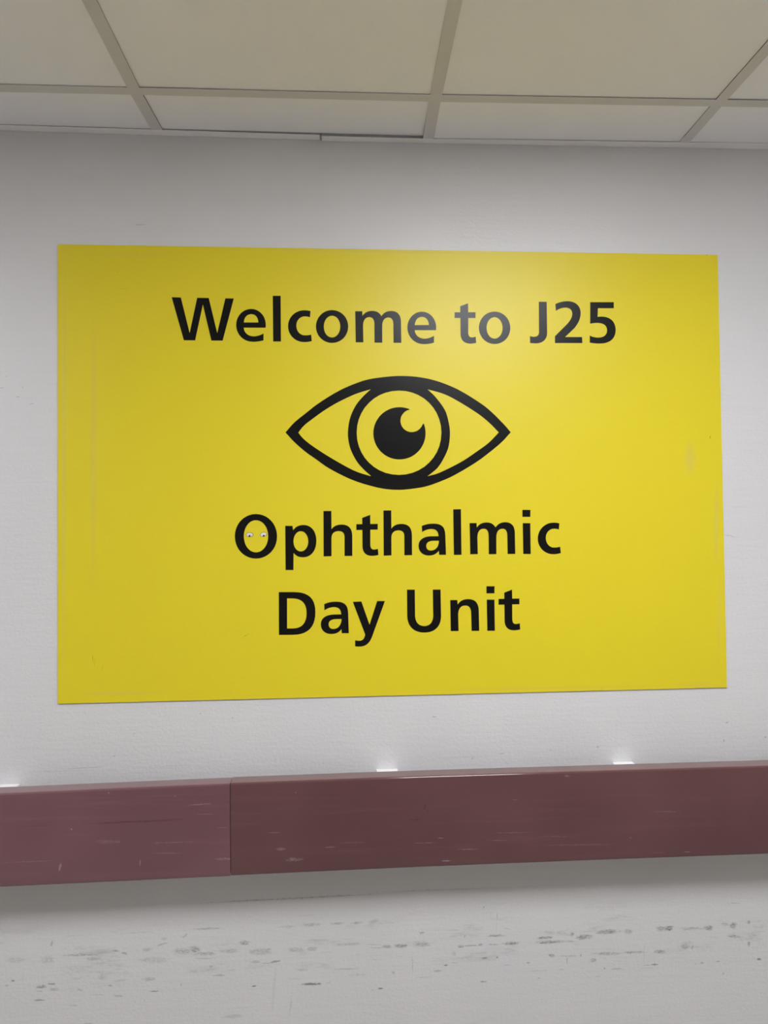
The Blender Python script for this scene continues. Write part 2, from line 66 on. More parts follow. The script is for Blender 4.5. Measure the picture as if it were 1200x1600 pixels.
 'eye': [[(0.0,130.6),(3.3,134.4),(6.5,138.2),(9.7,142.0),(13.0,145.8),(16.5,149.5),(20.1,153.1),(24.0,156.6),(28.1,160.1),(32.3,163.4),(36.6,166.8),(40.8,170.0),(44.9,173.2),(48.8,176.4),(52.5,179.4),(56.2,182.4),(59.9,185.4),(63.8,188.5),(67.9,191.5),(72.4,194.7),(77.1,198.0),(81.9,201.3),(86.9,204.5),(91.8,207.7),(96.7,210.7),(101.5,213.7),(106.3,216.5),(111.1,219.3),(115.9,222.0),(120.7,224.6),(125.6,227.1),(130.4,229.5),(135.2,231.7),(140.0,233.8),(144.8,235.9),(149.6,237.9),(154.5,239.8),(159.2,241.6),(163.8,243.4),(168.3,245.0),(173.0,246.6),(178.0,248.1),(183.4,249.5),(189.3,250.8),(195.6,252.0),(202.2,253.1),(208.9,254.1),(215.6,254.9),(222.1,255.7),(228.5,256.4),(234.8,257.0),(241.0,257.5),(247.4,257.9),(253.8,258.2),(260.3,258.3),(267.0,258.2),(273.9,258.0),(280.9,257.7),(287.8,257.2),(294.8,256.5),(301.8,255.6),(308.7,254.6),(315.5,253.4),(322.3,252.0),(329.1,250.5),(336.1,248.6),(343.3,246.5),(350.8,244.1),(358.4,241.4),(366.1,238.4),(374.0,235.2),(381.8,231.7),(389.6,228.0),(397.5,223.8),(405.7,219.2),(413.8,214.3),(421.8,209.3),(429.2,204.6),(435.8,200.2),(441.5,196.4),(446.4,193.0),(450.7,189.9),(454.8,186.6),(459.0,183.2),(463.5,179.3),(468.5,174.7),(473.8,169.7),(479.1,164.4),(484.3,159.1),(489.1,154.1),(493.4,149.6),(497.0,145.7),(500.1,142.2),(502.8,139.0),(505.3,135.9),(507.9,132.8),(510.6,129.5),(507.0,125.7),(503.5,121.9),(500.1,118.1),(496.5,114.2),(492.7,110.4),(488.5,106.5),(484.0,102.4),(479.2,98.3),(474.1,94.2),(468.9,90.1),(463.8,86.1),(458.7,82.2),(453.9,78.5),(449.2,74.9),(444.5,71.4),(439.6,68.0),(434.5,64.5),(429.0,60.9),(422.9,57.0),(416.3,53.0),(409.4,48.9),(402.5,44.9),(395.8,41.1),(389.7,37.8),(384.4,34.9),(379.6,32.3),(375.0,30.1),(370.5,27.9),(365.7,25.7),(360.3,23.4),(354.2,21.0),(347.6,18.4),(340.7,15.8),(333.9,13.3),(327.3,11.1),(321.2,9.2),(315.9,7.7),(311.1,6.5),(306.6,5.6),(302.1,4.8),(297.3,4.1),(292.1,3.3),(286.3,2.6),(280.1,1.8),(273.6,1.1),(267.1,0.6),(260.7,0.2),(254.5,0.0),(248.4,0.1),(242.4,0.3),(236.5,0.7),(230.7,1.3),(225.1,2.0),(219.7,2.7),(214.5,3.6),(209.6,4.5),(204.9,5.6),(200.2,6.8),(195.6,8.0),(190.9,9.3),(186.1,10.6),(181.3,12.0),(176.5,13.4),(171.7,14.9),(166.9,16.5),(162.2,18.1),(157.5,19.8),(153.0,21.5),(148.4,23.3),(143.8,25.2),(138.8,27.4),(133.5,29.9),(127.6,32.8),(121.2,36.0),(114.5,39.5),(107.8,43.1),(101.3,46.8),(95.4,50.3),(90.1,53.7),(85.0,57.2),(80.3,60.6),(75.7,64.1),(71.3,67.4),(67.0,70.5),(62.9,73.4),(59.1,76.1),(55.4,78.6),(51.8,81.2),(48.1,83.9),(44.3,86.9),(40.2,90.2),(36.1,93.8),(31.8,97.4),(27.7,101.2),(23.6,105.0),(19.8,108.7),(16.2,112.3),(12.8,116.0),(9.6,119.6),(6.4,123.3),(3.2,126.9)],[(28.5,130.1),(30.5,132.6),(32.4,135.2),(34.3,137.8),(36.3,140.3),(38.5,142.9),(41.0,145.4),(43.7,147.9),(46.6,150.4),(49.6,152.8),(52.9,155.3),(56.4,157.9),(60.1,160.7),(64.1,163.7),(68.5,166.9),(73.1,170.3),(77.7,173.6),(82.4,176.9),(87.0,180.0),(91.5,182.9),(95.9,185.7),(100.4,188.5),(104.9,191.2),(109.3,193.8),(113.8,196.3),(118.3,198.7),(122.9,201.1),(127.5,203.4),(132.1,205.6),(136.5,207.8),(140.8,209.8),(144.8,211.6),(148.6,213.3),(152.3,214.9),(156.0,216.5),(159.9,218.0),(163.9,219.5),(168.3,220.9),(172.9,222.3),(177.6,223.7),(182.4,225.1),(187.2,226.4),(191.9,227.8),(189.2,225.3),(186.4,223.0),(183.7,220.6),(181.0,218.1),(178.2,215.5),(175.4,212.7),(172.5,209.6),(169.5,206.3),(166.5,202.8),(163.5,199.2),(160.6,195.4),(157.9,191.5),(155.4,187.3),(153.0,182.9),(150.8,178.4),(148.7,173.7),(146.8,169.0),(145.2,164.5),(143.8,159.9),(142.7,155.2),(141.8,150.6),(141.1,146.0),(140.5,141.6),(140.0,137.4),(139.7,133.6),(139.5,130.1),(139.4,126.8),(139.4,123.5),(139.6,120.0),(140.0,116.4),(140.5,112.4),(141.2,108.3),(142.0,104.1),(142.9,99.8),(144.1,95.5),(145.5,91.2),(147.3,86.8),(149.3,82.3),(151.5,77.8),(153.9,73.3),(156.3,69.1),(158.7,65.2),(161.1,61.7),(163.5,58.4),(166.1,55.4),(168.6,52.5),(171.3,49.7),(173.9,46.9),(176.7,44.1),(179.5,41.5),(182.4,38.9),(185.3,36.4),(188.2,33.8),(191.1,31.2),(186.2,32.7),(181.3,34.2),(176.3,35.6),(171.5,37.1),(166.8,38.6),(162.4,40.2),(158.3,41.8),(154.6,43.4),(151.0,45.0),(147.4,46.7),(143.6,48.7),(139.4,50.9),(134.8,53.4),(129.7,56.2),(124.5,59.2),(119.2,62.3),(114.0,65.4),(109.0,68.3),(104.4,71.1),(99.9,73.8),(95.5,76.5),(91.1,79.2),(86.8,82.0),(82.4,84.9),(77.9,87.8),(73.2,91.0),(68.5,94.1),(64.0,97.2),(59.7,100.3),(55.8,103.1),(52.3,105.7),(49.2,108.3),(46.3,110.7),(43.6,113.0),(41.1,115.3),(38.8,117.5),(36.7,119.7),(34.9,121.9),(33.2,123.9),(31.7,126.0),(30.1,128.0)],[(482.9,129.3),(479.0,125.3),(475.2,121.3),(471.4,117.3),(467.4,113.3),(463.4,109.4),(459.0,105.5),(454.4,101.8),(449.6,98.2),(444.5,94.6),(439.4,91.1),(434.3,87.6),(429.3,84.2),(424.4,80.8),(419.5,77.5),(414.5,74.2),(409.6,71.0),(404.7,67.9),(399.7,64.9),(394.8,62.1),(389.8,59.4),(384.9,56.8),(379.9,54.3),(375.1,51.9),(370.3,49.5),(365.6,47.2),(360.9,45.0),(356.3,42.8),(351.8,40.8),(347.3,38.9),(343.0,37.2),(338.7,35.7),(334.6,34.5),(330.6,33.4),(326.6,32.5),(322.6,31.5),(318.5,30.4),(322.4,33.4),(326.3,36.3),(330.2,39.3),(334.0,42.3),(337.7,45.4),(341.1,48.8),(344.2,52.5),(347.1,56.5),(349.8,60.5),(352.3,64.7),(354.7,68.8),(357.0,72.9),(359.0,76.7),(361.0,80.5),(362.7,84.2),(364.3,88.0),(365.8,91.9),(367.0,96.1),(368.1,100.7),(369.0,105.5),(369.7,110.6),(370.3,115.6),(370.7,120.6),(370.9,125.2),(370.9,129.5),(370.8,133.6),(370.5,137.5),(370.1,141.4),(369.5,145.5),(368.7,149.9),(367.8,154.6),(366.8,159.5),(365.6,164.6),(364.2,169.7),(362.5,174.9),(360.3,179.9),(357.5,185.1),(354.1,190.3),(350.4,195.6),(346.5,200.8),(342.7,205.5),(339.2,209.8),(336.0,213.5),(332.9,216.7),(329.9,219.6),(326.9,222.3),(323.9,225.0),(320.9,227.9),(326.9,226.3),(333.0,224.7),(339.1,223.2),(345.2,221.6),(351.1,219.8),(356.9,217.7),(362.3,215.5),(367.4,213.3),(372.4,210.8),(377.6,208.1),(383.1,205.0),(389.2,201.5),(396.3,197.4),(404.3,192.5),(412.6,187.4),(420.9,182.1),(428.7,177.0),(435.5,172.4),(441.2,168.2),(446.4,164.3),(451.0,160.5),(455.2,156.9),(459.2,153.3),(463.2,149.7),(466.9,146.2),(470.3,142.7),(473.5,139.4),(476.6,136.0),(479.7,132.7)],[(254.0,33.8),(238.2,35.2),(223.4,38.8),(209.7,44.6),(197.3,52.4),(186.3,61.9),(176.9,73.0),(169.4,85.5),(163.8,99.2),(160.3,114.0),(159.3,129.6),(160.6,145.2),(164.3,160.0),(170.2,173.7),(178.0,186.2),(187.6,197.3),(198.8,206.8),(211.4,214.5),(225.2,220.2),(240.1,223.8),(255.9,225.1),(271.7,223.9),(286.6,220.3),(300.4,214.5),(313.0,206.8),(324.1,197.3),(333.5,186.1),(341.2,173.5),(346.8,159.7),(350.3,144.8),(351.3,129.1),(349.9,113.3),(346.1,98.5),(340.2,84.7),(332.2,72.2),(322.5,61.1),(311.2,51.7),(298.5,44.1),(284.6,38.4),(269.7,35.0)],[(280.7,182.1),(275.6,184.1),(270.3,185.6),(265.0,186.7),(259.6,187.2),(254.1,187.2),(248.6,186.8),(243.3,185.8),(238.0,184.4),(232.9,182.4),(227.9,180.0),(223.3,177.2),(218.8,174.0),(214.8,170.3),(211.0,166.3),(207.7,162.0),(204.7,157.4),(202.2,152.5),(200.1,147.5),(198.5,142.3),(197.4,136.9),(196.8,131.5),(196.7,126.1),(197.1,120.6),(198.0,115.3),(199.4,110.0),(201.2,104.9),(203.5,100.0),(206.3,95.3),(209.5,90.9),(213.0,86.8),(217.0,83.1),(221.2,79.7),(225.8,76.8),(230.6,74.3),(235.6,72.2),(240.8,70.6),(246.2,69.5),(251.6,68.9),(257.0,68.8),(262.5,69.2),(267.9,70.1),(273.2,71.4),(278.3,73.3),(283.3,75.6),(288.0,78.4),(292.5,81.6),(296.6,85.2),(300.4,89.2),(303.8,93.4),(306.8,98.0),(309.4,102.9),(311.5,107.9),(313.2,113.1),(314.4,118.5),(315.0,123.9),(315.2,129.4),(314.9,134.9),(314.0,140.3),(312.7,145.6),(310.9,150.7),(308.3,147.4),(306.7,144.0),(304.6,140.9),(302.1,138.1),(299.3,135.7),(296.1,133.7),(292.6,132.2),(289.0,131.2),(285.3,130.7),(281.6,130.8),(277.9,131.4),(274.3,132.5),(271.0,134.2),(267.9,136.3),(265.2,138.8),(262.9,141.7),(261.0,144.9),(259.6,148.4),(258.7,152.0),(258.4,155.7),(258.6,159.5),(259.4,163.1),(260.6,166.7),(262.4,170.0),(264.6,173.0),(267.2,175.7),(270.2,178.0),(273.5,179.8),(277.0,181.1)]],
}
INST = [(0,'W',-0.3951,1.8976),(0,'e',-0.2535,1.8953),(0,'l',-0.1719,1.8962),(0,'c',-0.1383,1.8952),(0,'o',-0.0759,1.8936),(0,'m',0.0127,1.8947),(0,'e',0.1307,1.8921),(0,'t',0.2388,1.8938),(0,'o',0.2947,1.8931),(0,'J',0.4126,1.8951),(0,'2',0.4708,1.8961),(0,'5',0.5524,1.8954),(1,'O',-0.2588,1.4104),(1,'p',-0.1475,1.3838),(1,'h',-0.0627,1.4132),(1,'t',0.0109,1.413),(1,'h',0.0718,1.4132),(1,'a',0.1508,1.4121),(1,'l',0.2305,1.4128),(1,'m',0.2676,1.4131),(1,'i',0.3891,1.4124),(1,'c',0.424,1.4113),(2,'D',-0.1629,1.24),(2,'a',-0.0701,1.24),(2,'y',0.0016,1.2107),(2,'U',0.1235,1.2391),(2,'n',0.2213,1.2404),(2,'i',0.3041,1.2399),(2,'t',0.3315,1.24),(3,'eye',-0.1456,1.561)]
BOARD = [(-0.6416,1.1004),(0.8626,1.0982),(0.8616,2.106),(-0.6423,2.11)]
RAIL_TOP = [(-0.7393,0.9425),(-0.2582,0.9479),(-0.2562,0.9481),(0.0658,0.9498),(0.5611,0.9486),(0.9272,0.9475)]
RAIL_BOT = [(-0.7217,0.7523),(-0.2568,0.7557),(-0.2549,0.7559),(0.0623,0.7579),(0.5445,0.7574),(0.901,0.7553)]
TRIM = [(-0.7676,2.3626),(-0.0636,2.3571),(-0.0593,2.3551),(0.2884,2.3563),(0.9909,2.3599)]
NODE_WALL = [(-0.7562,2.3619),(-0.4212,2.3598),(0.1814,2.3539),(0.7768,2.359),(0.9763,2.3615)]
NODE_TEE = [(-0.6834,2.3521),(-0.4229,2.3533),(0.1793,2.3552),(0.777,2.3611),(0.8841,2.363)]
WALL_MARKS = [(-0.7365,0.5101,0.00535,0.00267,-2.9,0.5,0),(-0.7485,0.4999,0.00534,0.002,-2.9,0.2,0),(-0.6547,0.5845,0.00296,0.00809,-14.7,0.25,0),(-0.6278,0.573,0.0027,0.00135,-2.7,0.2,0),(-0.6547,0.4985,0.00942,0.00242,-2.9,0.4,0),(-0.6762,0.4935,0.01075,0.0047,5.1,0.4,1),(-0.6493,0.4867,0.01077,0.00404,-2.9,0.25,1),(-0.6802,0.4842,0.00671,0.00201,-2.9,0.25,1),(-0.6815,0.4652,0.01342,0.00268,-3.0,0.4,0),(-0.6088,0.4505,0.01215,0.00175,-3.0,0.15,0),(-0.5953,0.4826,0.00946,0.0027,-2.9,0.2,1),(-0.6034,0.5076,0.01216,0.00162,-2.9,0.1,0),(-0.5317,0.4889,0.00544,0.00177,-2.9,0.35,0),(-0.5127,0.466,0.01225,0.00218,-2.9,0.25,0),(-0.5547,0.4703,0.01899,0.00108,-2.9,0.15,0),(-0.4376,0.4718,0.01232,0.00205,-2.9,0.42,0),(-0.5099,0.4988,0.01906,0.00272,3.1,0.15,1),(-0.5479,0.5075,0.01086,0.00679,-2.8,0.15,1),(-0.4485,0.4985,0.01642,0.0041,-2.9,0.25,1),(-0.4582,0.4536,0.00164,0.00342,-3.0,0.15,0),(-0.38,0.4826,0.00138,0.00413,-2.9,0.2,0),(-0.5126,0.5229,0.01089,0.00218,-2.8,0.12,0),(-0.5016,0.5567,0.00818,0.00273,-17.7,0.3,0),(-0.5207,0.5631,0.01089,0.00272,-2.7,0.25,1),(-0.5953,0.5577,0.0379,0.00271,-0.7,0.28,1),(-0.5683,0.5482,0.01356,0.00407,-2.8,0.22,1),(-0.6628,0.55,0.01615,0.00808,-2.8,0.15,1),(-0.7299,0.5533,0.0241,0.00669,-2.8,0.12,1),(-0.4525,0.5619,0.01095,0.00411,2.3,0.25,1),(-0.4209,0.5721,0.01373,0.00178,15.3,0.25,0),(-0.4154,0.5836,0.00824,0.00412,-2.7,0.13,0),(-0.3714,0.5884,0.00827,0.00276,37.4,0.25,1),(-0.377,0.5556,0.02204,0.00689,-2.7,0.25,1),(-0.4388,0.5392,0.03425,0.00685,-2.8,0.15,1),(-0.477,0.5995,0.04102,0.00137,0.4,0.1,0),(-0.7151,0.5172,0.00107,0.01608,-5.8,0.12,0),(-0.5791,0.4108,0.01623,0.00135,-3.1,0.2,0),(-0.6089,0.5994,0.02029,0.00135,1.4,0.1,0),(-0.3216,0.6014,0.03045,0.00221,-0.6,0.25,1),(-0.0954,0.5994,0.02255,0.00423,-0.6,0.2,1),(-0.1475,0.5976,0.01965,0.00281,-0.6,0.15,1),(-0.0389,0.5997,0.01699,0.00283,-0.6,0.25,1),(0.0036,0.5992,0.0142,0.00284,-0.6,0.25,1),(0.042,0.6003,0.01282,0.00499,2.4,0.18,0),(-0.1094,0.6203,0.02535,0.00084,0.5,0.12,0),(-0.2441,0.5673,0.01253,0.00557,-2.7,0.35,1),(-0.3494,0.557,0.01104,0.00828,-2.7,0.35,1),(-0.326,0.5476,0.02212,0.00415,-2.7,0.3,1),(-0.326,0.5372,0.02765,0.00194,-2.8,0.15,0),(-0.2747,0.5507,0.01944,0.00555,-2.7,0.2,1),(-0.2079,0.5461,0.02791,0.00698,-2.7,0.22,1),(-0.1884,0.5508,0.00559,0.0021,-2.7,0.3,0),(-0.2192,0.5245,0.01394,0.00348,-2.8,0.18,0),(-0.176,0.5231,0.01399,0.00252,7.2,0.42,0),(-0.1941,0.5205,0.01676,0.0014,-0.8,0.2,0),(-0.131,0.5467,0.01966,0.00562,-2.7,0.22,1),(-0.0944,0.547,0.01408,0.00563,-2.7,0.2,0),(-0.0068,0.5534,0.02269,0.00425,-0.7,0.16,0),(-0.028,0.553,0.01982,0.00283,-2.7,0.2,1),(0.0358,0.55,0.02561,0.00114,-3.7,0.2,0),(0.05,0.5423,0.01994,0.00142,-2.7,0.15,0),(0.0455,0.5165,0.01992,0.00085,-2.8,0.2,0),(-0.1172,0.5021,0.01545,0.00281,0.2,0.16,0),(-0.2985,0.4993,0.01385,0.00277,-0.8,0.22,0),(-0.315,0.5194,0.00553,0.00277,-2.8,0.2,0),(-0.0186,0.4993,0.02548,0.00212,-0.8,0.2,1),(-0.044,0.5006,0.00212,0.0017,-2.8,0.3,0),(0.0026,0.4857,0.02268,0.00284,-0.8,0.12,1),(-0.2223,0.4719,0.00627,0.00223,-2.9,0.55,0),(-0.0978,0.4705,0.02672,0.00338,-0.9,0.55,0),(-0.0583,0.472,0.00846,0.00113,17.1,0.2,0),(-0.1342,0.4835,0.01823,0.0014,-0.9,0.1,0),(-0.1791,0.4614,0.00349,0.05868,-4.9,0.07,0),(-0.143,0.4248,0.0021,0.02521,-7.0,0.12,0),(-0.2671,0.4092,0.02495,0.00485,-0.0,0.14,0),(0.0562,0.4529,0.00712,0.00256,-2.9,0.5,0),(0.0377,0.4504,0.00142,0.00142,-2.9,0.3,0),(-0.2707,0.5096,0.01388,0.00139,2.2,0.12,0),(-0.1471,0.659,0.2107,0.00225,0.5,0.25,1),(0.209,0.6635,0.17334,0.00202,-0.4,0.14,1),(0.0714,0.5441,0.01141,0.00357,-2.7,0.35,1),(0.1028,0.544,0.0143,0.00501,-2.7,0.45,1),(0.1515,0.5445,0.01866,0.00502,-2.7,0.25,1),(0.1489,0.5707,0.00574,0.00359,-2.6,0.3,1),(0.2454,0.5585,0.00116,0.00506,-22.7,0.3,0),(0.2896,0.621,0.00218,0.00291,-2.5,0.25,0),(0.3199,0.6005,0.00146,0.00582,-2.6,0.25,0),(0.3181,0.5779,0.00087,0.02037,-2.6,0.12,0),(0.3164,0.5566,0.02036,0.00291,-0.6,0.35,1),(0.3414,0.5711,0.00875,0.00117,-12.6,0.15,0),(0.2364,0.5363,0.00722,0.00318,-2.7,0.45,1),(0.2596,0.5373,0.01737,0.00188,-0.7,0.32,0),(0.2813,0.5384,0.0058,0.0029,-2.7,0.35,1),(0.3118,0.537,0.01744,0.00218,-2.7,0.25,1),(0.3511,0.538,0.01895,0.00379,-0.7,0.45,1),(0.4273,0.5472,0.0176,0.00293,-0.7,0.45,1),(0.4403,0.5367,0.0367,0.00352,0.3,0.45,1),(0.4844,0.536,0.01473,0.00191,-2.7,0.25,1),(0.4906,0.5515,0.00442,0.00516,-2.6,0.4,1),(0.2896,0.5083,0.00725,0.0029,2.2,0.35,1),(0.3187,0.5083,0.00363,0.00218,-2.8,0.5,0),(0.2013,0.497,0.00648,0.00245,2.2,0.5,0),(0.223,0.5009,0.0101,0.00115,-2.8,0.25,0),(0.2203,0.5215,0.00577,0.00577,-2.7,0.15,1),(0.1839,0.4852,0.0115,0.00288,0.2,0.22,0),(0.1493,0.4728,0.02581,0.00143,-1.8,0.15,0),(0.1274,0.5006,0.00172,0.01718,0.2,0.2,1),(0.0851,0.4858,0.00428,0.00357,-22.8,0.25,0),(0.286,0.4561,0.00869,0.00174,-2.9,0.4,0),(0.3899,0.4935,0.00438,0.00234,-2.8,0.25,0),(0.3402,0.4902,0.01165,0.00175,-2.8,0.12,0),(0.4128,0.4583,0.00439,0.00205,17.1,0.3,0),(0.4428,0.5066,0.00881,0.00352,-2.7,0.4,1),(0.481,0.5034,0.02061,0.00221,-2.7,0.2,1),(0.4779,0.4935,0.00147,0.00883,-2.8,0.25,0),(0.4057,0.4743,0.03218,0.00088,-2.8,0.15,0),(0.4643,0.4742,0.00882,0.0022,-2.8,0.12,0),(0.517,0.5445,0.02068,0.00591,3.3,0.4,1),(0.5734,0.5534,0.02967,0.00519,1.4,0.4,1),(0.621,0.5519,0.01042,0.00596,-2.6,0.25,1),(0.7152,0.5548,0.012,0.006,-2.6,0.5,1),(0.6957,0.555,0.01198,0.00524,-2.6,0.35,1),(0.7677,0.5517,0.03011,0.00376,-2.6,0.25,1),(0.8085,0.5513,0.01057,0.00604,-2.6,0.45,1),(0.8676,0.5544,0.0091,0.00759,-2.6,0.4,1),(0.9042,0.56,0.0038,0.00609,-2.6,0.3,0),(0.8464,0.5582,0.01212,0.00454,-2.6,0.2,1),(0.8686,0.5297,0.0182,0.00394,-6.7,0.4,1),(0.9031,0.5114,0.0038,0.00532,-2.7,0.35,1),(0.8687,0.6051,0.02126,0.00091,-2.5,0.3,0),(0.5726,0.5047,0.03558,0.00371,-0.7,0.28,1),(0.635,0.5046,0.02681,0.00268,-0.7,0.35,1),(0.6932,0.5032,0.01496,0.00479,-2.7,0.4,1),(0.6566,0.5007,0.0009,0.02685,-2.7,0.15,0),(0.5097,0.5041,0.00148,0.00443,-2.7,0.4,0),(0.5383,0.492,0.00887,0.00517,-2.8,0.3,1),(0.7519,0.5113,0.00902,0.00601,-2.7,0.3,1),(0.7699,0.5097,0.00226,0.00602,-17.7,0.25,0),(0.6822,0.475,0.00897,0.00239,-0.8,0.45,0),(0.6628,0.4745,0.01194,0.00104,-0.8,0.25,0),(0.6612,0.4681,0.02088,0.00119,-1.8,0.15,0),(0.5928,0.4694,0.01632,0.00208,-0.8,0.2,0),(0.5639,0.4722,0.00296,0.00222,-2.8,0.3,0),(0.5495,0.455,0.00591,0.00177,-2.8,0.15,0),(0.7918,0.4726,0.00452,0.00331,-2.8,0.25,0),(0.7767,0.4719,0.00226,0.00226,-2.8,0.2,0),(0.8295,0.4751,0.00756,0.00181,2.2,0.25,0),(0.9259,0.4748,0.00609,0.00335,-2.8,0.5,0),(0.8411,0.4471,0.00302,0.00302,-2.8,0.2,0)]
WALL_FINE = [(-0.7622,1.7917,0.00544,0.00095,0.1,0.25,0),(-0.7527,1.8171,0.00272,0.00136,30.1,0.2,0),(-0.7186,1.7932,0.00205,0.00341,20.1,0.15,0),(-0.7281,1.772,0.00409,0.00204,-10.0,0.2,0),(-0.6981,1.7565,0.00683,0.00137,15.0,0.15,0),(0.8776,1.4486,0.01383,0.00108,-8.7,0.35,0),(0.8868,1.4448,0.00923,0.00077,-0.7,0.2,0),(0.8944,1.5154,0.04621,0.00077,-1.5,0.12,0),(0.1831,1.0492,0.0058,0.00116,-1.6,0.5,0),(-0.4658,2.1575,0.014,0.00196,0.9,0.15,0),(0.9624,1.7909,0.00311,0.00155,0.1,0.15,0),(-0.5885,0.9594,0.04768,0.00068,1.2,0.25,0),(-0.6428,0.9542,0.06103,0.00068,0.2,0.18,0),(-0.3964,0.9581,0.0415,0.00055,1.2,0.2,0),(0.2416,0.9573,0.05817,0.00073,-0.8,0.15,0),(0.2677,0.9536,0.00291,0.00087,-31.8,0.4,0),(0.335,0.9623,0.00732,0.00117,-1.8,0.25,0),(0.5568,0.9707,0.00298,0.00298,-1.7,0.25,0),(0.8538,0.9764,0.00152,0.00381,-1.7,0.4,0),(0.8623,1.0173,0.00458,0.00229,-1.6,0.25,0),(0.9534,0.9809,0.00307,0.00307,-1.7,0.3,0),(-0.3364,1.0704,0.00167,0.00111,-1.6,0.4,0),(-0.2667,1.0587,0.00252,0.00168,-1.6,0.3,0),(-0.523,0.9837,0.00342,0.00137,-31.8,0.25,0),(-0.479,1.0311,0.00275,0.00138,-1.7,0.2,0),(0.4469,0.9668,0.00296,0.00148,-1.7,0.2,0),(0.8057,0.9296,0.00152,0.00152,-1.8,0.1,0)]
BRACKETS = [(-0.7454,0.9272),(0.0745,0.9354),(0.6128,0.9327)]
RAIL_DARK = [(-0.453,0.8763,0.11019,0.00207,0.9,0.35,0),(-0.401,0.8763,0.05859,0.0026,0.9,0.3,0),(-0.6457,0.8748,0.03826,0.00102,-0.1,0.2,0),(0.1505,0.8858,0.00109,0.00818,-10.0,0.5,0),(0.1558,0.8762,0.00136,0.00546,18.0,0.3,0),(0.1284,0.8584,0.01224,0.00109,-1.1,0.4,1),(0.2281,0.8588,0.00274,0.0011,-2.1,0.4,0)]
RAIL_LIGHT = [(-0.3186,0.9069,0.02623,0.00092,2.0,0.45,0),(-0.3095,0.8862,0.02625,0.00092,-2.1,0.2,0),(-0.5793,0.8652,0.00205,0.0018,-2.1,0.9,0),(-0.5046,0.9364,0.00258,0.00155,-21.9,0.5,0),(-0.3696,0.9252,0.00392,0.00131,-2.0,0.3,0),(-0.6023,0.7888,0.00307,0.01023,-14.3,0.45,0),(-0.4415,0.7914,0.0013,0.00907,-2.3,0.5,0),(-0.3686,0.8305,0.06523,0.00104,-0.2,0.2,1),(-0.3882,0.8089,0.03255,0.0013,-1.2,0.2,0),(-0.6647,0.8029,0.05087,0.00127,-0.3,0.2,1),(-0.5047,0.837,0.0258,0.00387,-2.2,0.15,1),(-0.2732,0.7926,0.0184,0.00263,-2.3,0.3,1),(-0.2768,0.8573,0.01578,0.00092,-2.1,0.25,0),(-0.1516,0.8083,0.01195,0.00319,0.8,0.3,1),(-0.1686,0.8427,0.01858,0.00066,-1.1,0.35,0),(-0.1251,0.7854,0.01863,0.00426,1.7,0.35,1),(-0.0502,0.8083,0.01205,0.00134,0.8,0.3,0),(-0.0046,0.8159,0.02689,0.00108,-0.2,0.25,1),(-0.1215,0.924,0.0016,0.00133,-1.9,0.5,0),(0.1838,0.8181,0.00683,0.00096,-2.2,0.5,0),(0.151,0.8093,0.02724,0.00095,-1.2,0.3,1),(0.2396,0.7924,0.02743,0.00137,-1.2,0.3,1),(0.1942,0.77,0.01093,0.00109,-2.3,0.7,0),(0.4578,0.9397,0.007,0.00224,-1.9,0.35,1),(0.5946,0.8032,0.00282,0.00169,-2.2,0.3,0),(0.7203,0.7683,0.01141,0.00114,-1.2,0.5,0),(0.6577,0.7693,0.01702,0.00085,-2.2,0.25,0),(0.4334,0.812,0.03485,0.00098,-3.2,0.2,1),(0.3364,0.8238,0.05532,0.00097,-1.1,0.2,1),(0.6736,0.8564,0.03555,0.00114,-2.0,0.2,1),(0.3443,0.8932,0.00693,0.00069,-2.0,0.3,0),(0.3086,0.8086,0.02759,0.00083,-2.2,0.25,0),(0.475,0.7928,0.08389,0.0014,-1.2,0.15,1)]
SIGN_RUBS = [(-0.6283,1.6024,0.00301,0.45135,-0.2,0.4,0),(-0.5652,1.6584,0.00688,0.31642,-0.2,0.22,0),(0.7847,1.6277,0.01375,0.03971,-0.3,0.3,0),(0.8442,1.4743,0.00459,0.09951,-1.8,0.4,0),(0.8475,1.2671,0.00382,0.10689,-2.3,0.25,0),(-0.5053,1.1205,0.10287,0.00411,-0.5,0.25,0),(-0.4901,2.0883,0.11141,0.00418,-0.3,0.12,0),(0.1084,2.102,0.40873,0.00292,-0.2,0.3,0),(0.4481,1.1078,0.29556,0.00296,-0.4,0.2,0),(0.7924,1.1051,0.06069,0.00455,-1.4,0.2,0)]
SIGN_NICKS = [(-0.5668,1.1971,0.00068,0.0123,4.7,0.6,0),(-0.5627,1.1901,0.00055,0.01093,-5.3,0.35,0),(-0.2331,1.2419,0.00842,0.0007,28.8,0.5,0),(-0.2373,1.2392,0.01123,0.00056,33.8,0.3,0),(0.8339,1.6781,0.00107,0.00537,-0.2,0.7,0),(0.8351,2.1049,0.00231,0.00123,0.7,0.7,0),(-0.5138,2.0494,0.00139,0.00083,0.7,0.5,0),(-0.5013,2.0123,0.00973,0.00056,5.6,0.25,0),(-0.5463,1.1772,0.00068,0.00684,-11.3,0.3,0)]
EYE = [(-0.226,1.4638,5.6,3.6,0),(-0.1957,1.4641,5.4,3.5,13)]
PUPIL = [(-0.2264,1.461),(-0.1951,1.4609)]
TRIM_FRONT_A = [(-0.7562,2.3619),(-0.4211,2.3592),(-0.0626,2.356)]
TRIM_FRONT_B = [(-0.0583,2.3535),(0.1676,2.3531),(0.777,2.3588),(0.9763,2.3613)]

# ---------------------------------------------------------------- helpers
def tag(o, label=None, cat=None, group=None, kind=None):
    if label: o['label'] = label
    if cat: o['category'] = cat
    if group: o['group'] = group
    if kind: o['kind'] = kind
    return o

